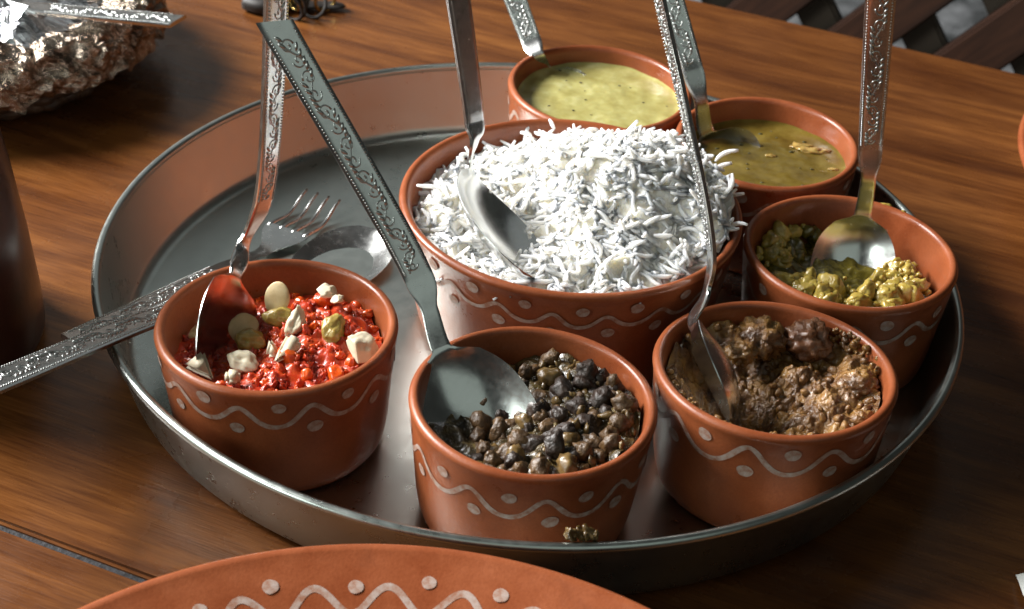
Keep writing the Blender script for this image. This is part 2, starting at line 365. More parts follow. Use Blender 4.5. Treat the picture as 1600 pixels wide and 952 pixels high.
def cutlery(name, label, pts, roll, wb=0.0195, depth=0.0085, wh0=0.0052, wh1=0.0070, wn=0.0033, fork=False, group='steel cutlery', engraved=True, latv=None, slant=-0.42, cat=None, twist=0, flat=False):
    pts = [Vector(p) for p in pts]
    t = thing(name, label, cat or ('fork' if fork else 'spoon'), (0, 0, 0), group)
    chord = (pts[-1] - pts[1]).normalized(); toc = (CAM - pts[-2]); toc = (toc - chord * toc.dot(chord)).normalized(); side = chord.cross(toc).normalized()   # side points right when seen with handle up
    nrm = (toc * cos(radians(roll)) + side * sin(radians(roll))).normalized()
    if flat: nrm = Vector((0, 0, 1)); nrm = (nrm - chord * nrm.dot(chord)).normalized()
    L0 = chord.cross(nrm).normalized() if latv is None else Vector(latv).normalized()
    cl = catmull(pts); n = len(cl); fr = []
    for i, (p, s) in enumerate(cl):
        a = cl[max(0, i - 1)][0]; b_ = cl[min(n - 1, i + 1)][0]; tg = (b_ - a).normalized()
        Lr = Matrix.Rotation(radians(twist) * (1 - sstep((s - 1) / 2)), 3, chord) @ L0
        la = (Lr - tg * Lr.dot(tg)).normalized(); nn = la.cross(tg).normalized()
        if nn.dot(nrm) < 0 and i > n * 0.5: pass
        fr.append((p, s, tg, la, nn))
    # orient normals with the requested face
    sg = 1 if fr[-1][4].dot(nrm) > 0 else -1
    def hw(s):
        if s <= 1:   # bowl (0 tip .. 1 heel)
            if fork: return lerp(0.0118, wn + 0.0012, sstep((s - 0.62) / 0.38))
            x = s; e = sqrt(max(0, 1 - ((x - 0.47) / 0.47) ** 2)) if x < 0.47 else (1 - ((x - 0.47) / 0.62) ** 2.2)
            e = max(e, 0); return max(0.0004, wb * e ** (0.92 if x < 0.47 else 1.0)) if x < 0.85 else lerp(wb * (1 - ((0.85 - 0.47) / 0.62) ** 2.2), wn + 0.0006, sstep((x - 0.85) / 0.15) ) 
        if s <= 2: return lerp(wn + 0.0006, wn, s - 1)
        if s <= 3: return lerp(wn, wh0, sstep((s - 2) / 0.9))
        return lerp(wh0, wh1, s - 3)
    def dep(s):
        if fork or s >= 1: return 0.0
        return depth * (sin(pi * min(1, s / 0.98) ** 0.85)) ** 0.8 if s < 0.98 else 0.0
    def thk(s): return 0.0011 if s < 1 else lerp(0.0011, 0.0022, min(1, (s - 1))) if s < 2 else 0.0021
    K = 11 if not fork else 7; vs, fs = [], []; start = 0
    if fork: start = next(i for i, q in enumerate(fr) if q[1] >= 0.56)
    use = fr[start:]
    for p, s, tg, la, nn in use:
        nn = nn * sg; h = hw(s); d = dep(s); th = thk(s); ring = []
        for k in range(K):
            v = -1 + 2 * k / (K - 1); sh = slant * h * v * sstep((s - 3.6) / 0.4) if s > 3.6 else 0
            rl = 0.00035 * (abs(v) > 0.98)
            ring.append(p + tg * sh + la * (v * h) + nn * (-d * (1 - v * v) - rl + (0.0003 * (1 - abs(v) ** 6) if s > 3 else 0)))
        for k in range(K - 1, -1, -1):
            v = -1 + 2 * k / (K - 1); sh = slant * h * v * sstep((s - 3.6) / 0.4) if s > 3.6 else 0
            rl = 0.00035 * (abs(v) > 0.98)
            ring.append(p + tg * sh + la * (v * h) + nn * (-d * (1 - v * v) - th + rl))
        vs += ring
    R_ = 2 * K
    for i in range(len(use) - 1):
        fs += [(i * R_ + k, i * R_ + (k + 1) % R_, (i + 1) * R_ + (k + 1) % R_, (i + 1) * R_ + k) for k in range(R_)]
    fs += [tuple(range(R_))[::-1], tuple((len(use) - 1) * R_ + k for k in range(R_))]
    bm = bmesh.new()
    bv = [bm.verts.new(v) for v in vs]
    for f in fs: bm.faces.new([bv[i] for i in f])
    bmesh.ops.recalc_face_normals(bm, faces=bm.faces)
    me = bpy.data.meshes.new('blank'); bm.to_mesh(me); bm.free(); me.shade_smooth(); me.set_sharp_from_angle(angle=radians(42)); me.materials.append(M['steel'])
    link('blank', me, t).name = 'handle_and_bowl' if not fork else 'handle_and_head'
    def at(s, v, up):
        i = min(n - 2, max(0, next((k for k in range(n) if fr[k][1] >= s), n - 1) - 1)); a, b_ = fr[i], fr[i + 1]
        q = (s - a[1]) / max(1e-6, b_[1] - a[1]); p = a[0].lerp(b_[0], q); return p + a[3] * v + a[4] * sg * up
    if fork:
        for k in range(4):
            off = (-1 + 2 * k / 3) * 0.0102; P_ = []
            for j in range(12):
                s = 0.62 * (1 - j / 11); P_.append(at(s, off * (1 - 0.06 * j / 11), -0.001 - 0.004 * sin(pi * (1 - s / 0.62)) ** 2))
            mk('tine', *tube(P_, lambda q: 0.0014 - 0.0007 * q, 7), M['steel'], t)
    if engraved:
        parts = []; Lh = (pts[4] - pts[3]).length
        def W(s): return hw(s)
        def P(x, y): s = 3.04 + 0.90 * x; return at(s, y * W(s) * 0.86, 0.00025)
        nb = int(Lh / 0.0013)
        for sd in (-1, 1):
            for k in range(nb):
                s = 3.04 + 0.92 * k / nb; c = at(s, sd * W(s) * 0.80, 0.00032); parts.append(([c + Vector(d) * 0.0005 for d in ((1, 0, 0), (-1, 0, 0), (0, 1, 0), (0, -1, 0), (0, 0, 1), (0, 0, -1))], [(0, 2, 4), (2, 1, 4), (1, 3, 4), (3, 0, 4), (2, 0, 5), (1, 2, 5), (3, 1, 5), (0, 3, 5)]))
        ns = max(3, int(Lh / 0.0125)); asp = Lh * 0.9 / ns
        for k in range(ns):
            x0 = (k + 0.5) / ns; sg2 = 1 if k % 2 else -1
            cv = []
            for j in range(22):   # S stem
                q = j / 21; cv.append(P(x0 + (q - 0.5) * 1.05 / ns, 0.50 * sg2 * cos(pi * q)))
            parts.append(tube(cv, 0.00042, 5))
            for e in (-1, 1):     # spiral ends
                cv = []
                for j in range(18):
                    q = j / 17; ang = q * 2.0 * pi * 1.15; rr = 0.0029 * (1 - 0.72 * q)
                    cv.append(P(x0 + (e * 0.26 * asp + e * sin(ang) * rr - e * 0.0004) / (Lh * 0.9), -e * sg2 * (0.12 - cos(ang) * rr / W(3.5)) ))
                parts.append(tube(cv, 0.00038, 5))
            for e in (-0.42, -0.2, 0.0, 0.2, 0.42):
                cv = [P(x0 + (e * asp + q * 0.0028) / (Lh * 0.9), sg2 * (0.25 + 0.35 * q) * (1 if e < 0.1 else -1)) for q in (0, 0.25, 0.5, 0.75, 1)]
                parts.append(tube(cv, lambda q: 0.0002 + 0.0006 * sin(pi * min(0.98, max(0.02, q))), 5))
        mk('engraving', *merge(parts), M['engrave'], t)
    return t
G = 'serving spoons standing in the bowls'
cutlery('serving_spoon', 'upright steel spoon standing in the red carrot pudding', [PZ(350, 640, .022), PZ(370, 432, .061), PY(386, 378, -.049), PY(412, 322, -.045), PY(442, -150, -.035)], 50, wb=.023, twist=12, group=G)
cutlery('serving_spoon', 'wide steel spoon in the bean curry, engraved handle leaning left', [PZ(822, 768, .028), PZ(690, 545, .061), PY(672, 485, -.098), PY(654, 432, -.09), PY(429, 33, -.06)], 7, wb=.0215, depth=.010, wh0=.0058, wh1=.0064, group=G)
cutlery('serving_spoon', 'steel spoon dug sideways into the white rice', [PZ(846, 440, .062), PZ(738, 262, .080), PY(745, 222, .0), PY(744, 190, .004), PY(690, -200, .020)], 42, twist=42, engraved=False, wb=.021, group=G)
cutlery('serving_spoon', 'short looking steel spoon sunk in the pale soup at the back', [PZ(885, 190, .030), PZ(851, 112, .046), PY(840, 87, .160), PY(829, 62, .168), PY(722, -220, .215)], -5, group=G)
cutlery('serving_spoon', 'steel spoon in the olive brown broth behind the rice', [PZ(1160, 290, .030), PZ(1105, 210, .050), PY(1096, 160, .1), PY(1082, 108, .105), PY(985, -210, .145)], 5, group=G)
cutlery('serving_spoon', 'steel spoon seen edge on in the brown dumpling gravy', [PZ(1140, 655, .044), PZ(1082, 512, .062), PY(1100, 455, -.06), PY(1108, 395, -.055), PY(1015, -60, -.03)], -78, group=G)
cutlery('serving_spoon', 'tall steel spoon standing in the chunky yellow curry', [PZ(1316, 488, .023), PZ(1348, 338, .056), PY(1357, 282, .020), PY(1360, 235, .022), PY(1386, -150, .03)], 4, wb=.0185, group=G)
cutlery('fork', 'steel fork lying in the tray behind the red pudding bowl', [PZ(505, 302, .010), PZ(418, 387, .005), PZ(395, 398, .010), PZ(345, 420, .020), PZ(110, 532, .0445)], 0, fork=True, flat=True)
cutlery('table_spoon', 'steel spoon lying in the tray, engraved handle over its left rim', [PZ(592, 358, .008), PZ(470, 448, .005), PZ(415, 462, .012), PZ(300, 475, .030), PZ(-60, 614, .060)], 0, wb=.0215, depth=.008, wh0=.006, wh1=.0072, flat=True)
cutlery('table_spoon', 'bright steel spoon lying across the silver foil in the basket', [PZ(-120, -5, .05), PZ(-20, 2, .052), PZ(20, 5, .054), PZ(72, 12, .056), PZ(278, 31, .055)], 0, wh0=.006, wh1=.0072, flat=True)

# ------------------------------------------------------------------ food
def food_mat(name, stops, nscale, rough=0.25, bumps=((300, 0.5, 0.0015),), sss=0.0, coat=0.0, sssr=(0.004, 0.002, 0.001), spec=0.5):
    mt, nt, b = material(name, rough=rough); v = coords(nt)
    nt.links.new(ramp(nt, tex_noise(nt, v, nscale, 5, 0.6), stops), b.inputs['Base Color'])
    if sss: b.inputs['Subsurface Weight'].default_value = sss; b.inputs['Subsurface Radius'].default_value = sssr; b.inputs['Subsurface Scale'].default_value = 1.0
    if coat: b.inputs['Coat Weight'].default_value = coat; b.inputs['Coat Roughness'].default_value = 0.08
    b.inputs['Specular IOR Level'].default_value = spec
    for sc, st, di in bumps: bump(nt, b, tex_noise(nt, v, sc, 4, 0.6), st, di)
    return mt
M['rice'] = food_mat('cooked_rice', [(0.3, (0.84, 0.82, 0.77)), (0.7, (0.92, 0.91, 0.88))], 200, 0.55, ((900, 0.1, 0.0005),), 1.0, spec=0.25, sssr=(0.0055, 0.0051, 0.0045))
M['ricebase'] = food_mat('rice_base', [(0.3, (0.78, 0.74, 0.62)), (0.7, (0.88, 0.86, 0.80))], 120, 0.5, ((500, 0.6, 0.002),), 1.0, spec=0.2, sssr=(0.0055, 0.0051, 0.0040))
M['carrot'] = food_mat('carrot_pudding', [(0.3, (0.24, 0.012, 0.004)), (0.5, (0.48, 0.040, 0.008)), (0.72, (0.66, 0.10, 0.014))], 150, 0.32, ((700, 0.35, 0.0008),), 0.25, 0.4, (0.003, 0.0008, 0.0003))
M['carrotlight'] = food_mat('carrot_chunk', [(0.3, (0.50, 0.035, 0.006)), (0.7, (0.72, 0.12, 0.012))], 200, 0.22, ((600, 0.3, 0.0008),), 0.3, 0.4, (0.003, 0.001, 0.0003))
M['cashew'] = food_mat('cashew_nut', [(0.3, (0.56, 0.48, 0.33)), (0.7, (0.70, 0.63, 0.48))], 120, 0.5, ((400, 0.2, 0.0006),), 0.2, sssr=(0.002, 0.0016, 0.001))
M['almond'] = food_mat('almond_slice', [(0.3, (0.46, 0.34, 0.17)), (0.7, (0.60, 0.48, 0.28))], 160, 0.5, ((400, 0.2, 0.0006),), 0.15)
M['raisin'] = food_mat('golden_raisin', [(0.3, (0.24, 0.16, 0.035)), (0.7, (0.42, 0.31, 0.08))], 260, 0.3, ((450, 0.5, 0.0012),), 0.3, 0.2)
M['bean_dark'] = food_mat('dark_bean', [(0.3, (0.010, 0.006, 0.004)), (0.7, (0.036, 0.018, 0.010))], 260, 0.46, ((700, 0.4, 0.0006), (260, 0.7, 0.002)), 0, 0.05)
M['bean_brown'] = food_mat('brown_bean', [(0.3, (0.038, 0.019, 0.008)), (0.7, (0.12, 0.062, 0.020))], 260, 0.46, ((700, 0.4, 0.0006), (260, 0.7, 0.002)), 0, 0.05)
M['bean_tan'] = food_mat('split_bean', [(0.3, (0.065, 0.036, 0.012)), (0.7, (0.19, 0.115, 0.036))], 260, 0.3, ((600, 0.5, 0.0008),), 0, 0.2)
M['masala'] = food_mat('bean_gravy', [(0.3, (0.018, 0.012, 0.006)), (0.5, (0.075, 0.050, 0.018)), (0.72, (0.20, 0.14, 0.045))], 140, 0.25, ((380, 0.8, 0.002),), 0, 0.4)
M['brown'] = food_mat('dumpling_gravy', [(0.28, (0.055, 0.022, 0.008)), (0.45, (0.15, 0.070, 0.024)), (0.6, (0.28, 0.140, 0.036)), (0.75, (0.38, 0.22, 0.07))], 110, 0.26, ((240, 0.7, 0.003), (800, 0.5, 0.001)), 0.1, 0.25)
M['ball'] = food_mat('fried_dumpling', [(0.3, (0.09, 0.033, 0.015)), (0.7, (0.20, 0.085, 0.038))], 140, 0.25, ((330, 0.8, 0.002),), 0.05, 0.5)
M['yellow'] = food_mat('yellow_curry', [(0.3, (0.22, 0.15, 0.022)), (0.5, (0.37, 0.265, 0.050)), (0.72, (0.50, 0.39, 0.10))], 150, 0.22, ((350, 0.5, 0.0016),), 0.2, 0.5)
M['olive'] = food_mat('olive_curry', [(0.3, (0.045, 0.034, 0.005)), (0.7, (0.16, 0.125, 0.016))], 150, 0.18, ((300, 0.5, 0.002),), 0, 0.6)
M['soup'] = food_mat('pale_soup', [(0.3, (0.29, 0.25, 0.075)), (0.55, (0.38, 0.345, 0.125)), (0.75, (0.48, 0.45, 0.21))], 110, 0.16, ((55, 0.18, 0.002), (420, 0.12, 0.0006)), 0.1)
M['broth'] = food_mat('olive_broth', [(0.3, (0.085, 0.055, 0.009)), (0.55, (0.145, 0.100, 0.018)), (0.75, (0.21, 0.155, 0.036))], 75, 0.10, ((50, 0.16, 0.002), (300, 0.15, 0.0006)), 0.05)
M['herb'] = food_mat('herb_fleck', [(0.3, (0.020, 0.022, 0.006)), (0.7, (0.06, 0.055, 0.015))], 300, 0.4)
M['onion'] = food_mat('fried_onion', [(0.3, (0.26, 0.15, 0.03)), (0.7, (0.42, 0.29, 0.09))], 200, 0.2, ((300, 0.4, 0.001),), 0.2, 0.5)

def disc_surface(cx, cy, rad, hf, nr=40, na=110):
    vs, fs = [(cx, cy, hf(0, 0))], []
    for i in range(1, nr + 1):
        for k in range(na):
            r = rad * i / nr; a = 2 * pi * k / na; x, y = r * cos(a), r * sin(a); vs.append((cx + x, cy + y, hf(x, y)))
    for k in range(na): fs.append((0, 1 + k, 1 + (k + 1) % na))
    for i in range(nr - 1):
        o = 1 + i * na; fs += [(o + k, o + na + k, o + na + (k + 1) % na, o + (k + 1) % na) for k in range(na)]
    return vs, fs

# --- rice
rx, ry, rR, rH = BW['rice']
def rice_h(x, y):
    r = sqrt(x * x + y * y)
    m_ = 0.0515 + 0.026 * exp(-((x - 0.022) ** 2 / (2 * 0.034 ** 2) + (y - 0.014) ** 2 / (2 * 0.034 ** 2)))
    m_ += 0.010 * exp(-((x - 0.052) ** 2 + (y - 0.0) ** 2) / (2 * 0.026 ** 2)) + 0.006 * exp(-((x - 0.01) ** 2 + (y + 0.05) ** 2) / (2 * 0.025 ** 2))
    m_ += 0.0050 * fbm((x * 36 + 3, y * 36, 1.7), 2) + 0.0085 * (0.55 - abs(noise.noise(Vector((x * 70, y * 70 + 5, 4.2)))) * 1.6) + 0.0030 * (0.4 - abs(noise.noise(Vector((x * 150 + 4, y * 150, 2.2)))))
    m_ -= 0.012 * exp(-((x + 0.020) ** 2 + (y + 0.028) ** 2) / (2 * 0.012 ** 2))
    return m_
rice = thing('rice_heap', 'fluffy heap of white long grain rice in the largest bowl', 'rice', (rx, ry, 0.008))
def rice_grain_mesh(seed):
    rnd = random.Random(seed); L = rnd.choice((rnd.uniform(0.0105, 0.0155), rnd.uniform(0.0095, 0.0135), rnd.uniform(0.005, 0.009))); bend = rnd.uniform(-0.0026, 0.0026); b2 = rnd.uniform(-0.0009, 0.0009); R0 = rnd.uniform(0.00078, 0.00112)
    pts = []
    for j in range(8):
        q = j / 7; pts.append(((q - 0.5) * L, bend * (1 - 4 * (q - 0.5) ** 2) + b2 * sin(2 * pi * q), 0.3 * b2 * cos(3 * q)))
    return tube(pts, lambda q: R0 * (0.30 + 0.70 * sin(pi * (0.06 + 0.86 * q)) ** 0.6), 6)
gr = [rice_grain_mesh(k) for k in range(14)]
gme = []
for k, (v_, f_) in enumerate(gr):
    me = bpy.data.meshes.new('rice_grain'); me.from_pydata([tuple(p) for p in v_], [], f_); me.shade_smooth(); me.materials.append(M['rice']); gme.append(me)
rnd = random.Random(5)
def rice_pose(x, y, lift, wild):
    e = 0.002; gx = (rice_h(x + e, y) - rice_h(x - e, y)) / (2 * e); gy = (rice_h(x, y + e) - rice_h(x, y - e)) / (2 * e)
    n_ = Vector((-gx, -gy, 1)).normalized(); a = 6.28 * rnd.random()
    d = Vector((cos(a), sin(a), 0)); d = (d - n_ * d.dot(n_)).normalized(); d = (d + n_ * rnd.gauss(0, wild)).normalized()
    s_ = n_.cross(d).normalized(); u_ = d.cross(s_); mm = Matrix((d, s_, u_)).transposed().to_4x4(); mm.translation = Vector((x, y, rice_h(x, y) + lift - 0.008)); return mm
def rice_spot(rmax):
    while True:
        r = rmax * sqrt(rnd.random()); a = rnd.uniform(0, 6.283); x, y = r * cos(a), r * sin(a); return x, y
RI = 0.0695
cnt = 0
while cnt < 290:
    x, y = rice_spot(RI - 0.002)
    if x < -0.045 and rnd.random() < 0.6: continue
    o = link('rice_grain', gme[rnd.randrange(14)], rice); o.matrix_local = rice_pose(x, y, rnd.uniform(0.0006, 0.0026), 0.42); cnt += 1
# grains hanging over the rim
for px_, py_, ang in ((1138, 288, 0.2), (1132, 262, 0.7), (1150, 352, -0.1), (1140, 240, 0.5), (1048, 205, 0.9), (862, 190, 2.0), (820, 208, 2.7), (668, 292, 3.3), (1148, 300, -0.4), (1125, 330, 0.1)):
    p = PZ(px_, py_, 0.068); o = link('rice_grain', gme[rnd.randrange(14)], rice); q = p - Vector((rx, ry, 0.008)); q = q * 0.985
    o.matrix_local = Matrix.Translation(q) @ Matrix.Rotation(ang, 4, 'Z') @ Matrix.Rotation(-0.25, 4, 'Y')
parts = []
for k in range(1500):
    x, y = rice_spot(RI); mm = rice_pose(x, y, rnd.uniform(-0.0016, 0.0008), 0.20); v_, f_ = gr[rnd.randrange(14)]; parts.append(([mm @ Vector(p) for p in v_], f_))
o = mk('rice_mass', *merge(parts), M['rice'], rice); o['kind'] = 'stuff'
vs, fs = disc_surface(0, 0, RI + 0.0005, lambda x, y: rice_h(x, y) - 0.0085 + 0.0006 * fbm((x * 400, y * 400, 2), 2), 110, 260)
mk('rice_base', vs, fs, M['ricebase'], rice)

# --- generic helpers for heaps
def spots(rad, dmin, count, rnd, tries=6000, keep=lambda x, y: True):
    out = []
    for _ in range(tries):
        r = rad * sqrt(rnd.random()); a = rnd.uniform(0, 6.283); x, y = r * cos(a), r * sin(a)
        if keep(x, y) and all((x - p) ** 2 + (y - q) ** 2 > dmin * dmin for p, q in out):
            out.append((x, y))
            if len(out) >= count: break
    return out

# --- red carrot pudding
cx, cy, R_, H_ = BW['red']
def red_h(x, y):
    return 0.0405 + 0.010 * exp(-((x - 0.016) ** 2 + (y - 0.010) ** 2) / (2 * 0.017 ** 2)) + 0.0035 * exp(-((x - 0.005) ** 2 + (y + 0.03) ** 2) / (2 * 0.015 ** 2)) - 0.007 * exp(-((x + 0.028) ** 2 + (y - 0.005) ** 2) / (2 * 0.016 ** 2)) + 0.0022 * fbm((x * 90, y * 90, 3), 3)
pud = thing('carrot_pudding', 'glossy red grated carrot pudding in the clay bowl at left', 'pudding', (cx, cy, 0.008))
off = Vector((0, 0, -0.008))
vs, fs = disc_surface(0, 0, R_ - 0.0062, lambda x, y: red_h(x, y) - 0.008 + 0.0008 + 0.0022 * fbm((x * 210, y * 210, 1), 4), 46, 120)
mk('pudding_base', vs, fs, M['carrot'], pud)
rnd = random.Random(21); parts = []; parts2 = []
for k in range(560):
    r = (R_ - 0.0075) * sqrt(rnd.random()); a = rnd.uniform(0, 6.283); x, y = r * cos(a), r * sin(a)
    sc = rnd.uniform(0.0009, 0.0021); q = lump(3, (sc * rnd.uniform(1.0, 2.2), sc, sc * 0.8), 0.6, 1.9, k, rrot(rnd), (x, y, red_h(x, y) - 0.008 + rnd.uniform(-0.0012, 0.0008)))
    (parts2 if rnd.random() < 0.16 else parts).append(q)
o = mk('carrot_shreds', *merge(parts), M['carrot'], pud); o['kind'] = 'stuff'
for px_, py_, s_ in ((452, 560, 0.0052), (525, 577, 0.0046), (507, 475, 0.0048), (557, 472, 0.0030), (470, 470, 0.0030), (548, 565, 0.0030), (480, 585, 0.003)):
    p = PZ(px_, py_, 0.047); x, y = p.x - cx, p.y - cy
    mk('carrot_chunk', *lump(3, (s_, s_ * 0.8, s_ * 0.75), 0.30, 1.3, px_, rrot(rnd), (x, y, red_h(x, y) - 0.008 + 0.001)), M['carrotlight'], pud)
o = mk('light_shreds', *merge(parts2), M['carrotlight'], pud); o['kind'] = 'stuff'
def garnish(name, label, cat, px_, py_, z, verts_faces, mat, rot, group='nuts and raisins on the pudding'):
    o = mk(name, *verts_faces, mat); o.location = PZ(px_, py_, z) - Vector((0, 0, 0.0014)); o.rotation_euler = rot; return tag(o, label, cat, group)
def nut(a, b_, c, seed, flat=0.25, amp=0.12, cut=0):
    v_, f_ = lump(4, (a, b_, c), amp, 1.1, seed, dent=flat); r_ = random.Random(seed)
    for k in range(cut):
        n_ = Vector((r_.uniform(-1, 1), r_.uniform(-1, 1), r_.uniform(-0.3, 1))).normalized(); lim = r_.uniform(0.35, 0.6) * (abs(n_.x) * a + abs(n_.y) * b_ + abs(n_.z) * c)
        v_ = [p - n_ * max(0, p.dot(n_) - lim) * 0.93 for p in v_]
    return v_, f_
def shard(pts, th, seed):
    n = len(pts); bm = bmesh.new(); r_ = random.Random(seed)
    A = [bm.verts.new((x / 1000, y / 1000, th / 2 + r_.uniform(-.0003, .0003))) for x, y in pts]; B_ = [bm.verts.new((x / 1000 * 0.9, y / 1000 * 0.9, -th / 2)) for x, y in pts]
    bm.faces.new(A); bm.faces.new(B_[::-1])
    for k in range(n): bm.faces.new((A[k], B_[k], B_[(k + 1) % n], A[(k + 1) % n]))
    bmesh.ops.recalc_face_normals(bm, faces=bm.faces); bmesh.ops.bevel(bm, geom=list(bm.edges), offset=0.0014, segments=4, affect='EDGES')
    me = bpy.data.meshes.new('t'); bm.to_mesh(me); vs_ = [v.co.copy() for v in me.vertices]; fs_ = [tuple(p.vertices) for p in me.polygons]; bm.free(); bpy.data.meshes.remove(me); return vs_, fs_
garnish('almond_slice', 'round tan almond slice standing upright at the back of the red pudding', 'almond', 433, 462, .0555, nut(.0054, .0070, .0016, 1, 0.1, 0.05), M['almond'], (radians(68), 0.1, radians(-20)))
garnish('raisin', 'brownish raisin lying just below the upright round almond slice', 'raisin', 437, 491, .051, nut(.0062, .0040, .0036, 2, 0, 0.3), M['raisin'], (0.3, 0.1, 0.3))
garnish('raisin', 'plump golden raisin on the right of the red pudding', 'raisin', 520, 512, .053, nut(.0066, .0044, .0040, 3, 0, 0.3), M['raisin'], (0.3, -0.6, 1.3))
garnish('cashew_piece', 'cream folded cashew piece in the middle of the red pudding', 'cashew', 463, 503, .053, nut(.0072, .0034, .0036, 4, 0.2, 0.45, 3), M['cashew'], (0.3, -0.7, 1.2))
garnish('cashew_piece', 'long pointed cashew shard pointing up, front middle of the pudding', 'cashew', 446, 545, .0515, shard([(-7, -4), (5, -2), (8, 3), (3, 7), (-2, 2)], .004, 5), M['cashew'], (radians(38), 0.0, radians(30)))
garnish('cashew_piece', 'small pointed cashew chip left of the long pointed shard', 'cashew', 427, 541, .050, shard([(-3, -4), (4, -3), (-2, 5)], .003, 6), M['cashew'], (radians(35), 0.1, 0.1))
garnish('cashew_piece', 'large pale cashew half by the right wall of the pudding bowl', 'cashew', 564, 541, .0525, nut(.0068, .0068, .0050, 7, 0.35, 0.32, 3), M['cashew'], (radians(35), 0.2, 0.6))
garnish('cashew_piece', 'white cashew crumb on the back peak of the red pudding', 'cashew', 512, 451, .0575, nut(.0042, .0030, .0027, 8, 0, 0.35, 3), M['cashew'], (0.2, 0.3, 0.2))
garnish('cashew_piece', 'tiny white cashew crumb right of the back peak crumb', 'cashew', 527, 463, .0565, nut(.0026, .0020, .0018, 9, 0, 0.35, 3), M['cashew'], (0.2, 0.1, 0.7))
garnish('almond_slice', 'shaded almond slice right of the upright pudding spoon', 'almond', 381, 508, .047, nut(.0062, .0058, .0018, 10, 0.1, 0.1), M['almond'], (radians(50), -0.2, radians(30)))
garnish('raisin', 'shaded brown raisin between spoon and pointed cashew shard', 'raisin', 392, 528, .0455, nut(.0068, .0052, .0044, 11, 0, 0.3), M['raisin'], (0.1, 0.3, 0.5))
garnish('almond_slice', 'shaded nut piece left of the upright pudding spoon', 'almond', 315, 509, .045, nut(.0056, .0030, .0026, 12, 0.2, 0.3), M['almond'], (0.2, -0.4, 0.6))
garnish('cashew_piece', 'shaded triangular cashew shard at the left front of the pudding', 'cashew', 318, 568, .0475, shard([(-8, -3), (7, -5), (-3, 7)], .003, 13), M['cashew'], (radians(24), 0.15, -0.2))
garnish('cashew_piece', 'curved cashew piece right of the spoon tip', 'cashew', 377, 559, .0475, nut(.0064, .0040, .0028, 14, 0.4, 0.35, 3), M['cashew'], (0.5, 0.2, -0.3))
garnish('cashew_piece', 'small white cashew cube at the front left of the pudding', 'cashew', 362, 585, .049, shard([(-3, -3), (3, -3.4), (3.5, 3), (-2.5, 3)], .005, 15), M['cashew'], (0.4, 0.3, 0.4))

# --- dark bean curry
cx, cy, R_, H_ = BW['bean']
def bean_h(x, y):
    return 0.0375 + 0.0085 * sstep((x + 0.016) / 0.022) + 0.0035 * fbm((x * 70, y * 70, 8), 2) - 0.004 * exp(-((x + 0.004) ** 2 + (y - 0.012) ** 2) / (2 * 0.012 ** 2)) + 0.002 * sstep((-y - 0.01) / 0.02)
bc = thing('bean_curry', 'dry curry of small dark beans in the front clay bowl', 'curry', (cx, cy, 0.008))
vs, fs = disc_surface(0, 0, R_ - 0.0062, lambda x, y: bean_h(x, y) - 0.008 + 0.0026 + 0.0036 * fbm((x * 130, y * 130, 1), 4), 46, 120)
mk('gravy', vs, fs, M['masala'], bc)
bean_me = []
for k in range(12):
    v_, f_ = lump(3, (0.0043, 0.0034, 0.0030), 0.34, 1.5, k * 1.37); me = bpy.data.meshes.new('bean'); me.from_pydata([tuple(q) for q in v_], [], f_); me.shade_smooth()
    me.materials.append(M[('bean_dark', 'bean_dark', 'bean_brown', 'bean_brown', 'bean_brown', 'bean_tan')[k % 6]]); bean_me.append(me)
rnd = random.Random(31)
for layer, (dm, cnt, lift) in enumerate(((0.0062, 140, 0.0012), (0.0092, 60, 0.0042))):
    for x, y in spots(R_ - 0.0105, dm, cnt, rnd, keep=lambda x, y: x > -0.020 + 0.10 * abs(y) * (y > 0) or y < -0.028):
        o = link('bean', bean_me[rnd.randrange(12)], bc); o.location = (x, y, bean_h(x, y) - 0.008 + lift + rnd.uniform(-0.0008, 0.0008)); o.rotation_euler = rrot(rnd); s_ = rnd.uniform(0.85, 1.3); o.scale = (s_, s_, s_)
parts = []
for k in range(200):
    r = (R_ - 0.008) * sqrt(rnd.random()); a = rnd.uniform(0, 6.283); x, y = r * cos(a), r * sin(a)
    if x < 0.003: continue
    sc = rnd.uniform(0.0008, 0.0022); parts.append(lump(2, (sc * 1.6, sc, sc * 0.7), 0.7, 1.5, k, rrot(rnd), (x, y, bean_h(x, y) - 0.008 + rnd.uniform(0.0, 0.0050))))
o = mk('spice_bits', *merge(parts), M['bean_tan'], bc); o['kind'] = 'stuff'
parts = [lump(3, (0.0032 * s_, 0.0020 * s_, 0.0016 * s_), 0.7, 1.4, k, rrot(rnd), Vector((0.0305 + dx, -0.1778 + dy, 0.0042))) for k, (dx, dy, s_) in enumerate(((0, 0, 1), (0.003, 0.001, 0.8), (0.0062, 0.0012, 1.1), (0.0085, 0.0005, 0.6), (0.002, 0.001, 0.6)))]
p = PZ(906, 837, 0.0395); dv = p - Vector((0.0305 + 0.003, -0.1778, 0.0042)); parts = [([q + dv for q in v_], f_) for v_, f_ in parts]
tag(mk('spilled_crumb', *merge(parts), M['bean_tan']), 'spilled bean crumb on the front tray rim below the bean bowl', 'crumb')

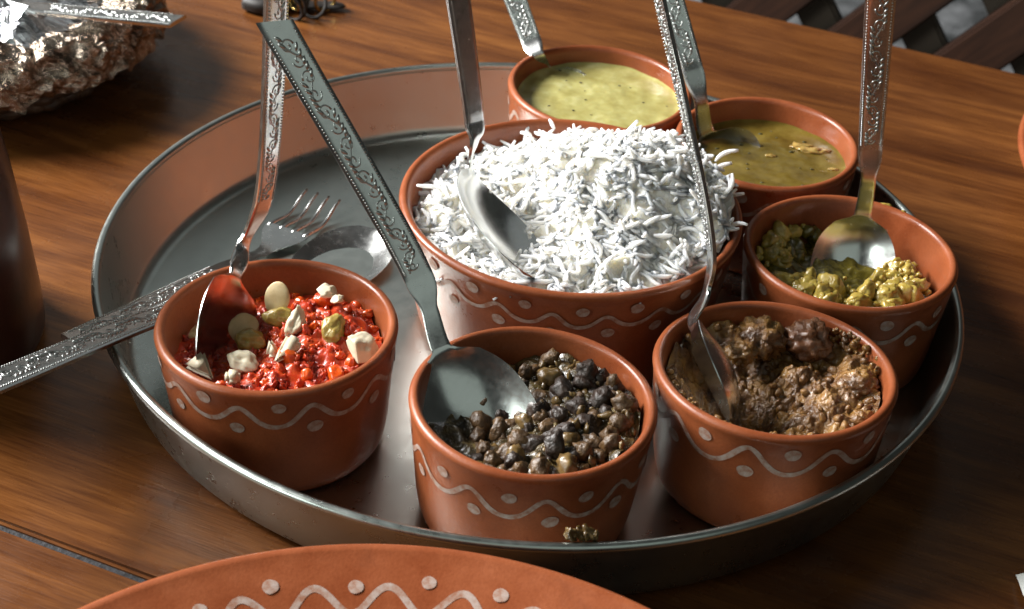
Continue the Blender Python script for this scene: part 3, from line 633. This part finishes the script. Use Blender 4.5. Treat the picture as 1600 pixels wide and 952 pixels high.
# --- brown dumpling gravy
cx, cy, R_, H_ = BW['brown']
def brown_h(x, y):
    r = sqrt(x * x + y * y)
    h = 0.0430 + 0.005 * fbm((x * 65 + 2, y * 65, 2), 3) + 0.0042 * sstep((r - 0.026) / 0.014)
    return h - 0.019 * exp(-((x + 0.012) ** 2 / (2 * 0.012 ** 2) + (y + 0.006) ** 2 / (2 * 0.018 ** 2))) + 0.0030 * exp(-((x - 0.026) ** 2 + (y + 0.004) ** 2) / (2 * 0.012 ** 2))
dg = thing('dumpling_gravy', 'thick lumpy brown gravy in the clay bowl at front right', 'gravy', (cx, cy, 0.008))
vs, fs = disc_surface(0, 0, R_ - 0.0060, lambda x, y: brown_h(x, y) - 0.008 + 0.0036 * fbm((x * 110, y * 110, 1), 5) + 0.0016 * abs(fbm((x * 300, y * 300, 6), 3)), 90, 260)
mk('gravy', vs, fs, M['brown'], dg)
rnd = random.Random(41)
for px_, py_, s_ in ((1190, 524, 0.0098), (1263, 528, 0.0098), (1160, 545, 0.006), (1345, 595, 0.0065)):
    p = PZ(px_, py_, 0.050); mk('dumpling', *lump(4, (s_, s_ * 0.95, s_ * 0.85), 0.34, 2.8, px_, None, (p.x - cx, p.y - cy, 0.0405)), M['ball'] if s_ > 0.009 and px_ > 1200 else M['brown'], dg)
parts = []
for k in range(110):
    r = (R_ - 0.0075) * sqrt(rnd.random()); a = rnd.uniform(0, 6.283); x, y = r * cos(a), r * sin(a); sc = rnd.uniform(0.0007, 0.0024)
    if rnd.random() < 0.5 and x < 0.0: continue
    parts.append(lump(2, (sc * 1.3, sc, sc * 0.9), 0.4, 1.6, k, rrot(rnd), (x, y, brown_h(x, y) - 0.008 + rnd.uniform(0, 0.0012))))
for k in range(150):   # crust along the front rim
    a = radians(rnd.uniform(-165, -85)); r = R_ - rnd.uniform(0.0055, 0.0085); sc = rnd.uniform(0.0006, 0.0016)
    parts.append(lump(2, (sc * 1.3, sc, sc), 0.4, 1.6, k, rrot(rnd), (r * cos(a), r * sin(a), 0.0395 + rnd.uniform(0, 0.0055))))
for k in range(40):
    a = radians(rnd.uniform(10, 50)); r = R_ - rnd.uniform(0.0035, 0.008); sc = rnd.uniform(0.0006, 0.0018)
    parts.append(lump(2, (sc * 1.3, sc, sc), 0.4, 1.6, k, rrot(rnd), (r * cos(a), r * sin(a), 0.041 + rnd.uniform(0, 0.006))))
o = mk('crumbs', *merge(parts), M['brown'], dg); o['kind'] = 'stuff'

# --- chunky yellow curry
cx, cy, R_, H_ = BW['yellow']
yc = thing('yellow_curry', 'wet yellow vegetable curry scooped low in its clay bowl', 'curry', (cx, cy, 0.008))
def yel_h(x, y): return 0.0350 + 0.003 * fbm((x * 70, y * 70, 5), 3) + 0.004 * sstep((-x - 0.01) / 0.02) + 0.004 * exp(-((x - 0.018) ** 2 + (y + 0.020) ** 2) / (2 * 0.011 ** 2))
vs, fs = disc_surface(0, 0, R_ - 0.0070, lambda x, y: yel_h(x, y) - 0.008 + 0.0012 * fbm((x * 220, y * 220, 1), 3), 46, 120)
mk('gravy', vs, fs, M['olive'], yc)
rnd = random.Random(51); parts = []
for px_, py_, n_, sp, z in ((1212, 352, 5, 14, .044), (1195, 378, 5, 12, .043), (1210, 400, 6, 14, .041), (1235, 440, 8, 18, .044), (1262, 452, 10, 20, .045), (1295, 462, 9, 18, .045), (1345, 470, 5, 14, .0445), (1395, 465, 10, 18, .0445), (1415, 440, 10, 16, .042), (1400, 420, 7, 14, .039), (1425, 455, 7, 12, .044), (1260, 350, 4, 12, .041), (1240, 395, 6, 22, .037)):
    for k in range(n_):
        p = PZ(px_ + rnd.gauss(0, sp * 0.62), py_ + rnd.gauss(0, sp * 0.42), z); x, y = p.x - cx, p.y - cy; r = sqrt(x * x + y * y); lim = R_ - 0.0085
        if r > lim: x, y = x * lim / r, y * lim / r
        s_ = rnd.uniform(0.0026, 0.0050); dk = (px_, py_) in ((1260, 350), (1240, 395))
        mk('vegetable_chunk', *lump(3, (s_ * 1.25, s_, s_ * 0.8), 0.38, 1.5, rnd.random() * 50, rrot(rnd), (x, y, z - 0.008 + rnd.uniform(-0.003, 0.001))), M['olive'] if dk else M['yellow'], yc)
for k in range(260):
    px_, py_ = rnd.choice(((1212, 355), (1205, 390), (1250, 445), (1290, 460), (1400, 455), (1412, 435), (1340, 472))); p = PZ(px_ + rnd.gauss(0, 16), py_ + rnd.gauss(0, 10), 0.043); x, y = p.x - cx, p.y - cy; r = sqrt(x * x + y * y); lim = R_ - 0.0075
    if r > lim: x, y = x * lim / r, y * lim / r
    sc = rnd.uniform(0.0007, 0.0018); parts.append(lump(2, (sc * 1.6, sc, sc), 0.5, 1.8, k, rrot(rnd), (x, y, 0.0355 + rnd.uniform(-0.004, 0.002))))
for px_, py_ in ((1382, 319), (1388, 320), (1410, 330)):
    p = PZ(px_, py_, 0.0568); sc = rnd.uniform(0.0010, 0.0019); parts.append(lump(2, (sc * 1.5, sc, sc * 0.6), 0.4, 1.5, px_, None, (p.x - cx, p.y - cy, 0.0484)))
o = mk('curry_bits', *merge(parts), M['yellow'], yc); o['kind'] = 'stuff'

# --- liquids
def liquid(name, label, key, z, mat, amp, cat):
    cx, cy, R_, H_ = BW[key]; t = thing(name, label, cat, (cx, cy, 0.008)); rad = R_ - 0.0042 - (H_ - z) * 0.10 + 0.0003
    def hf(x, y):
        r = sqrt(x * x + y * y); return z - 0.008 + amp * fbm((x * 60, y * 60, 3), 3) + 0.0012 * exp(-(rad - r) / 0.0012)
    mk('surface', *disc_surface(0, 0, rad, hf, 60, 140), mat, t); return t
sp_ = liquid('pale_soup', 'pale yellow green soup filling the rearmost clay bowl', 'soup', 0.0475, M['soup'], 0.0006, 'soup')
rnd = random.Random(61); parts = []
for k in range(16):
    r = 0.038 * sqrt(rnd.random()); a = rnd.uniform(0, 6.28); sc = rnd.uniform(0.0003, 0.0007); parts.append(lump(1, (sc * 1.5, sc, sc * 0.4), 0.3, 1.5, k, None, (r * cos(a), r * sin(a), 0.0396)))
o = mk('herb_flecks', *merge(parts), M['herb'], sp_); o['kind'] = 'stuff'
parts = []
for k in range(70):
    p = PZ(840 + rnd.gauss(0, 22), 140 + rnd.gauss(0, 16), 0.0475); sc = rnd.uniform(0.0008, 0.0026); parts.append(lump(2, (sc * 1.3, sc, sc * 0.5), 0.2, 1.5, k, None, (p.x - BW['soup'][0], p.y - BW['soup'][1], 0.0394)))
br = liquid('olive_broth', 'thin olive brown lentil broth in the bowl right of the rice', 'dal', 0.0460, M['broth'], 0.0005, 'broth')
parts = []
for k in range(22):
    r = 0.035 * sqrt(rnd.random()); a = rnd.uniform(0, 6.28); sc = rnd.uniform(0.0003, 0.0009); parts.append(lump(1, (sc * 1.6, sc, sc * 0.4), 0.3, 1.5, k, None, (r * cos(a), r * sin(a), 0.0381)))
o = mk('herb_flecks', *merge(parts), M['herb'], br); o['kind'] = 'stuff'
for px_, py_, s_ in ((1254, 228, 0.0034), (1266, 234, 0.0040), (1284, 236, 0.0030), (1205, 243, 0.0018), (1302, 264, 0.0014)):
    p = PZ(px_, py_, 0.0465); mk('onion_bit', *lump(3, (s_ * 1.6, s_ * 0.8, s_ * 0.32), 0.6, 1.9, px_, None, (p.x - BW['dal'][0], p.y - BW['dal'][1], 0.0382)), M['onion'], br)

# ------------------------------------------------------------------ basket, foil, bottle, small things at the edges
mt, nt, b = material('wicker', (0.08, 0.04, 0.02), 0.55)
v = coords(nt); nz = tex_noise(nt, v, 160, 4); nt.links.new(ramp(nt, nz, [(0.3, (0.03, 0.014, 0.008)), (0.7, (0.13, 0.065, 0.032))]), b.inputs['Base Color']); bump(nt, b, nz, 0.6, 0.002); M['wicker'] = mt
mt, nt, b = material('brown_reflection_foil', (0.40, 0.25, 0.13), 0.24, 1.0); v = coords(nt); nz = tex_noise(nt, v, 240, 4, 0.7); bump(nt, b, nz, 0.7, 0.003)
nt.links.new(ramp(nt, tex_noise(nt, v, 90, 4), [(0.35, (0.20, 0.145, 0.11)), (0.65, (0.55, 0.47, 0.39))]), b.inputs['Base Color']); M['linerfoil'] = mt  # silver foil, its brown reflections put into the base colour
mt, nt, b = material('silver_foil', (0.78, 0.79, 0.82), 0.22, 1.0); v = coords(nt); bump(nt, b, tex_noise(nt, v, 130, 4, 0.65), 0.5, 0.003); M['silver'] = mt
mt, nt, b = material('dark_glaze', (0.030, 0.011, 0.007), 0.28); v = coords(nt); nz = tex_noise(nt, v, 40, 4); nt.links.new(ramp(nt, nz, [(0.3, (0.024, 0.008, 0.006)), (0.7, (0.070, 0.022, 0.014))]), b.inputs['Base Color']); bump(nt, b, nz, 0.2, 0.002); M['glaze'] = mt
mt, nt, b = material('brass', (0.50, 0.36, 0.13), 0.25, 1.0); M['brass'] = mt
mt, nt, b = material('black_cord', (0.015, 0.011, 0.009), 0.55); M['cord'] = mt
mt, nt, b = material('napkin_paper', (0.80, 0.79, 0.76), 0.8); M['paper'] = mt
BC = Vector((-0.318, 0.218, 0))
bk = thing('wicker_basket', 'dark round wicker basket on the table at upper left', 'basket', BC)
for k in range(7):
    q = k / 6; r0 = 0.074 + 0.017 * q; z = 0.005 + 0.0058 * k
    pts = [((r0 + 0.0011 * sin(a * 40 + k * pi)) * cos(a), (r0 + 0.0011 * sin(a * 40 + k * pi)) * sin(a), z + 0.0008 * cos(a * 20 + k)) for a in [2 * pi * j / 240 for j in range(240)]]
    mk('wicker_coil', *tube(pts, 0.0036, 7, True), M['wicker'], bk)
mk('base', *lathe([(0, 0.001), (0.074, 0.001), (0.074, 0.006), (0, 0.006)], 64), M['wicker'], bk)
def foil_sheet(prof, na, amp, fr, seed, pleat=0.0):
    vs, fs = [], []
    for i, (r, z) in enumerate(prof):
        for k in range(na):
            a = 2 * pi * k / na; p = Vector((r * cos(a), r * sin(a), z)); d = Vector((fbm(p * fr + Vector((seed, 0, 0)), 3), fbm(p * fr + Vector((0, seed + 9, 0)), 3), fbm(p * fr + Vector((0, 0, seed + 21)), 3)))
            vs.append(p + d * amp + Vector((cos(a), sin(a), 0)) * pleat * sin(a * 31 + 3 * sin(a * 5)))
    for i in range(len(prof) - 1):
        for k in range(na):
            k2 = (k + 1) % na; q = (i * na + k, i * na + k2, (i + 1) * na + k2, (i + 1) * na + k); fs += [(q[0], q[1], q[2]), (q[0], q[2], q[3])]
    fs.append(tuple(range(na))); return vs, fs
prof = [(0.030, 0.028), (0.040, 0.028), (0.050, 0.030), (0.058, 0.033), (0.066, 0.037), (0.073, 0.041), (0.080, 0.045), (0.086, 0.0475), (0.091, 0.048), (0.096, 0.0465), (0.0995, 0.043), (0.1015, 0.038), (0.103, 0.033), (0.104, 0.028), (0.1035, 0.023)]
prof = [(lerp(a_[0], b_[0], q / 3), lerp(a_[1], b_[1], q / 3)) for a_, b_ in zip(prof, prof[1:]) for q in range(3)] + prof[-1:]
gf = mk('foil_liner', *foil_sheet(prof, 300, 0.0050, 92, 2), M['linerfoil'], smooth=False); gf.location = BC; tag(gf, 'crumpled silver foil with brown reflections painted in, lining the wicker basket', 'foil')
prof = [(0.006, 0.055), (0.016, 0.054), (0.026, 0.052), (0.035, 0.049), (0.043, 0.046), (0.050, 0.042), (0.055, 0.039), (0.058, 0.0365)]
sf = mk('silver_foil_wrap', *foil_sheet(prof, 90, 0.0065, 48, 5), M['silver'], smooth=False); sf.location = PZ(-10, 2, 0.05).to_2d().to_3d(); tag(sf, 'crumpled silver foil parcel on top of the foil liner', 'foil')

bt = thing('dark_jar', 'dark brown glossy jar, only its right side in the picture at left', 'jar', (-0.2655, -0.045, 0))
pr = [(r + 0.017 if r > 0 else 0, z) for r, z in [(0, 0), (0.034, 0), (0.0372, 0.002), (0.038, 0.006), (0.0375, 0.02), (0.035, 0.05), (0.031, 0.085), (0.0275, 0.108), (0.0255, 0.118), (0.0248, 0.126), (0.0235, 0.1275), (0.0222, 0.126), (0.0225, 0.116), (0.0245, 0.106), (0.028, 0.085), (0.031, 0.06), (0, 0.058)]]
mk('body', *lathe(pr, 64), M['glaze'], bt)
mk('lip', *tube([(0.0415 * cos(2 * pi * k / 40), 0.0415 * sin(2 * pi * k / 40), 0.1255) for k in range(40)], 0.0021, 8, True), M['glaze'], bt)

kb = thing('key_bunch', 'dark key bunch with small brass rings near the basket, at the top edge', 'keys', PZ(480, 5, 0.0))
rnd = random.Random(77)
for k in range(7):
    p = PZ(rnd.uniform(452, 522), rnd.uniform(0, 18), 0.006) - kb.location; e = rrot(rnd).to_matrix(); R0 = rnd.uniform(0.005, 0.009)
    mk('ring', *tube([p + Vector((0, 0, 0.002)) + e @ Vector((R0 * cos(2 * pi * j / 28), R0 * sin(2 * pi * j / 28), 0)) for j in range(28)], 0.0011, 7, True), M['brass'] if k % 3 == 0 else M['cord'], kb)
cv = [PZ(385 + 100 * q, 4 + 8 * sin(q * 5) - 4 * q, 0.005) - kb.location for q in [j / 24 for j in range(25)]]
mk('cord', *tube(cv, 0.005, 8), M['cord'], kb)
for k in range(3):
    p = PZ(470 + 22 * k, 8, 0.003) - kb.location; o = mk('key', *lump(3, (0.011, 0.005, 0.0018), 0.1, 1.2, k, None, p), M['cord'], kb)

# paper napkin entering at the right edge
p0 = PZ(1594, 912, 0.004); vs, fs = [], []
for i in range(13):
    for j in range(13):
        x, y = i / 12 * 0.10, (j / 12 - 0.5) * 0.05 * (0.25 + i / 12 * 1.4); vs.append((x, y, 0.0035 + 0.0025 * fbm((x * 60, y * 60, 2), 3) + 0.002 * i / 12))
for i in range(12):
    for j in range(12): fs.append((i * 13 + j, (i + 1) * 13 + j, (i + 1) * 13 + j + 1, i * 13 + j + 1))
nk = mk('paper_napkin', vs, fs, M['paper']); nk.location = (p0.x, p0.y, 0); tag(nk, 'white paper napkin corner at the lower right picture edge', 'napkin')
md = nk.modifiers.new('thickness', 'SOLIDIFY'); md.thickness = 0.0006
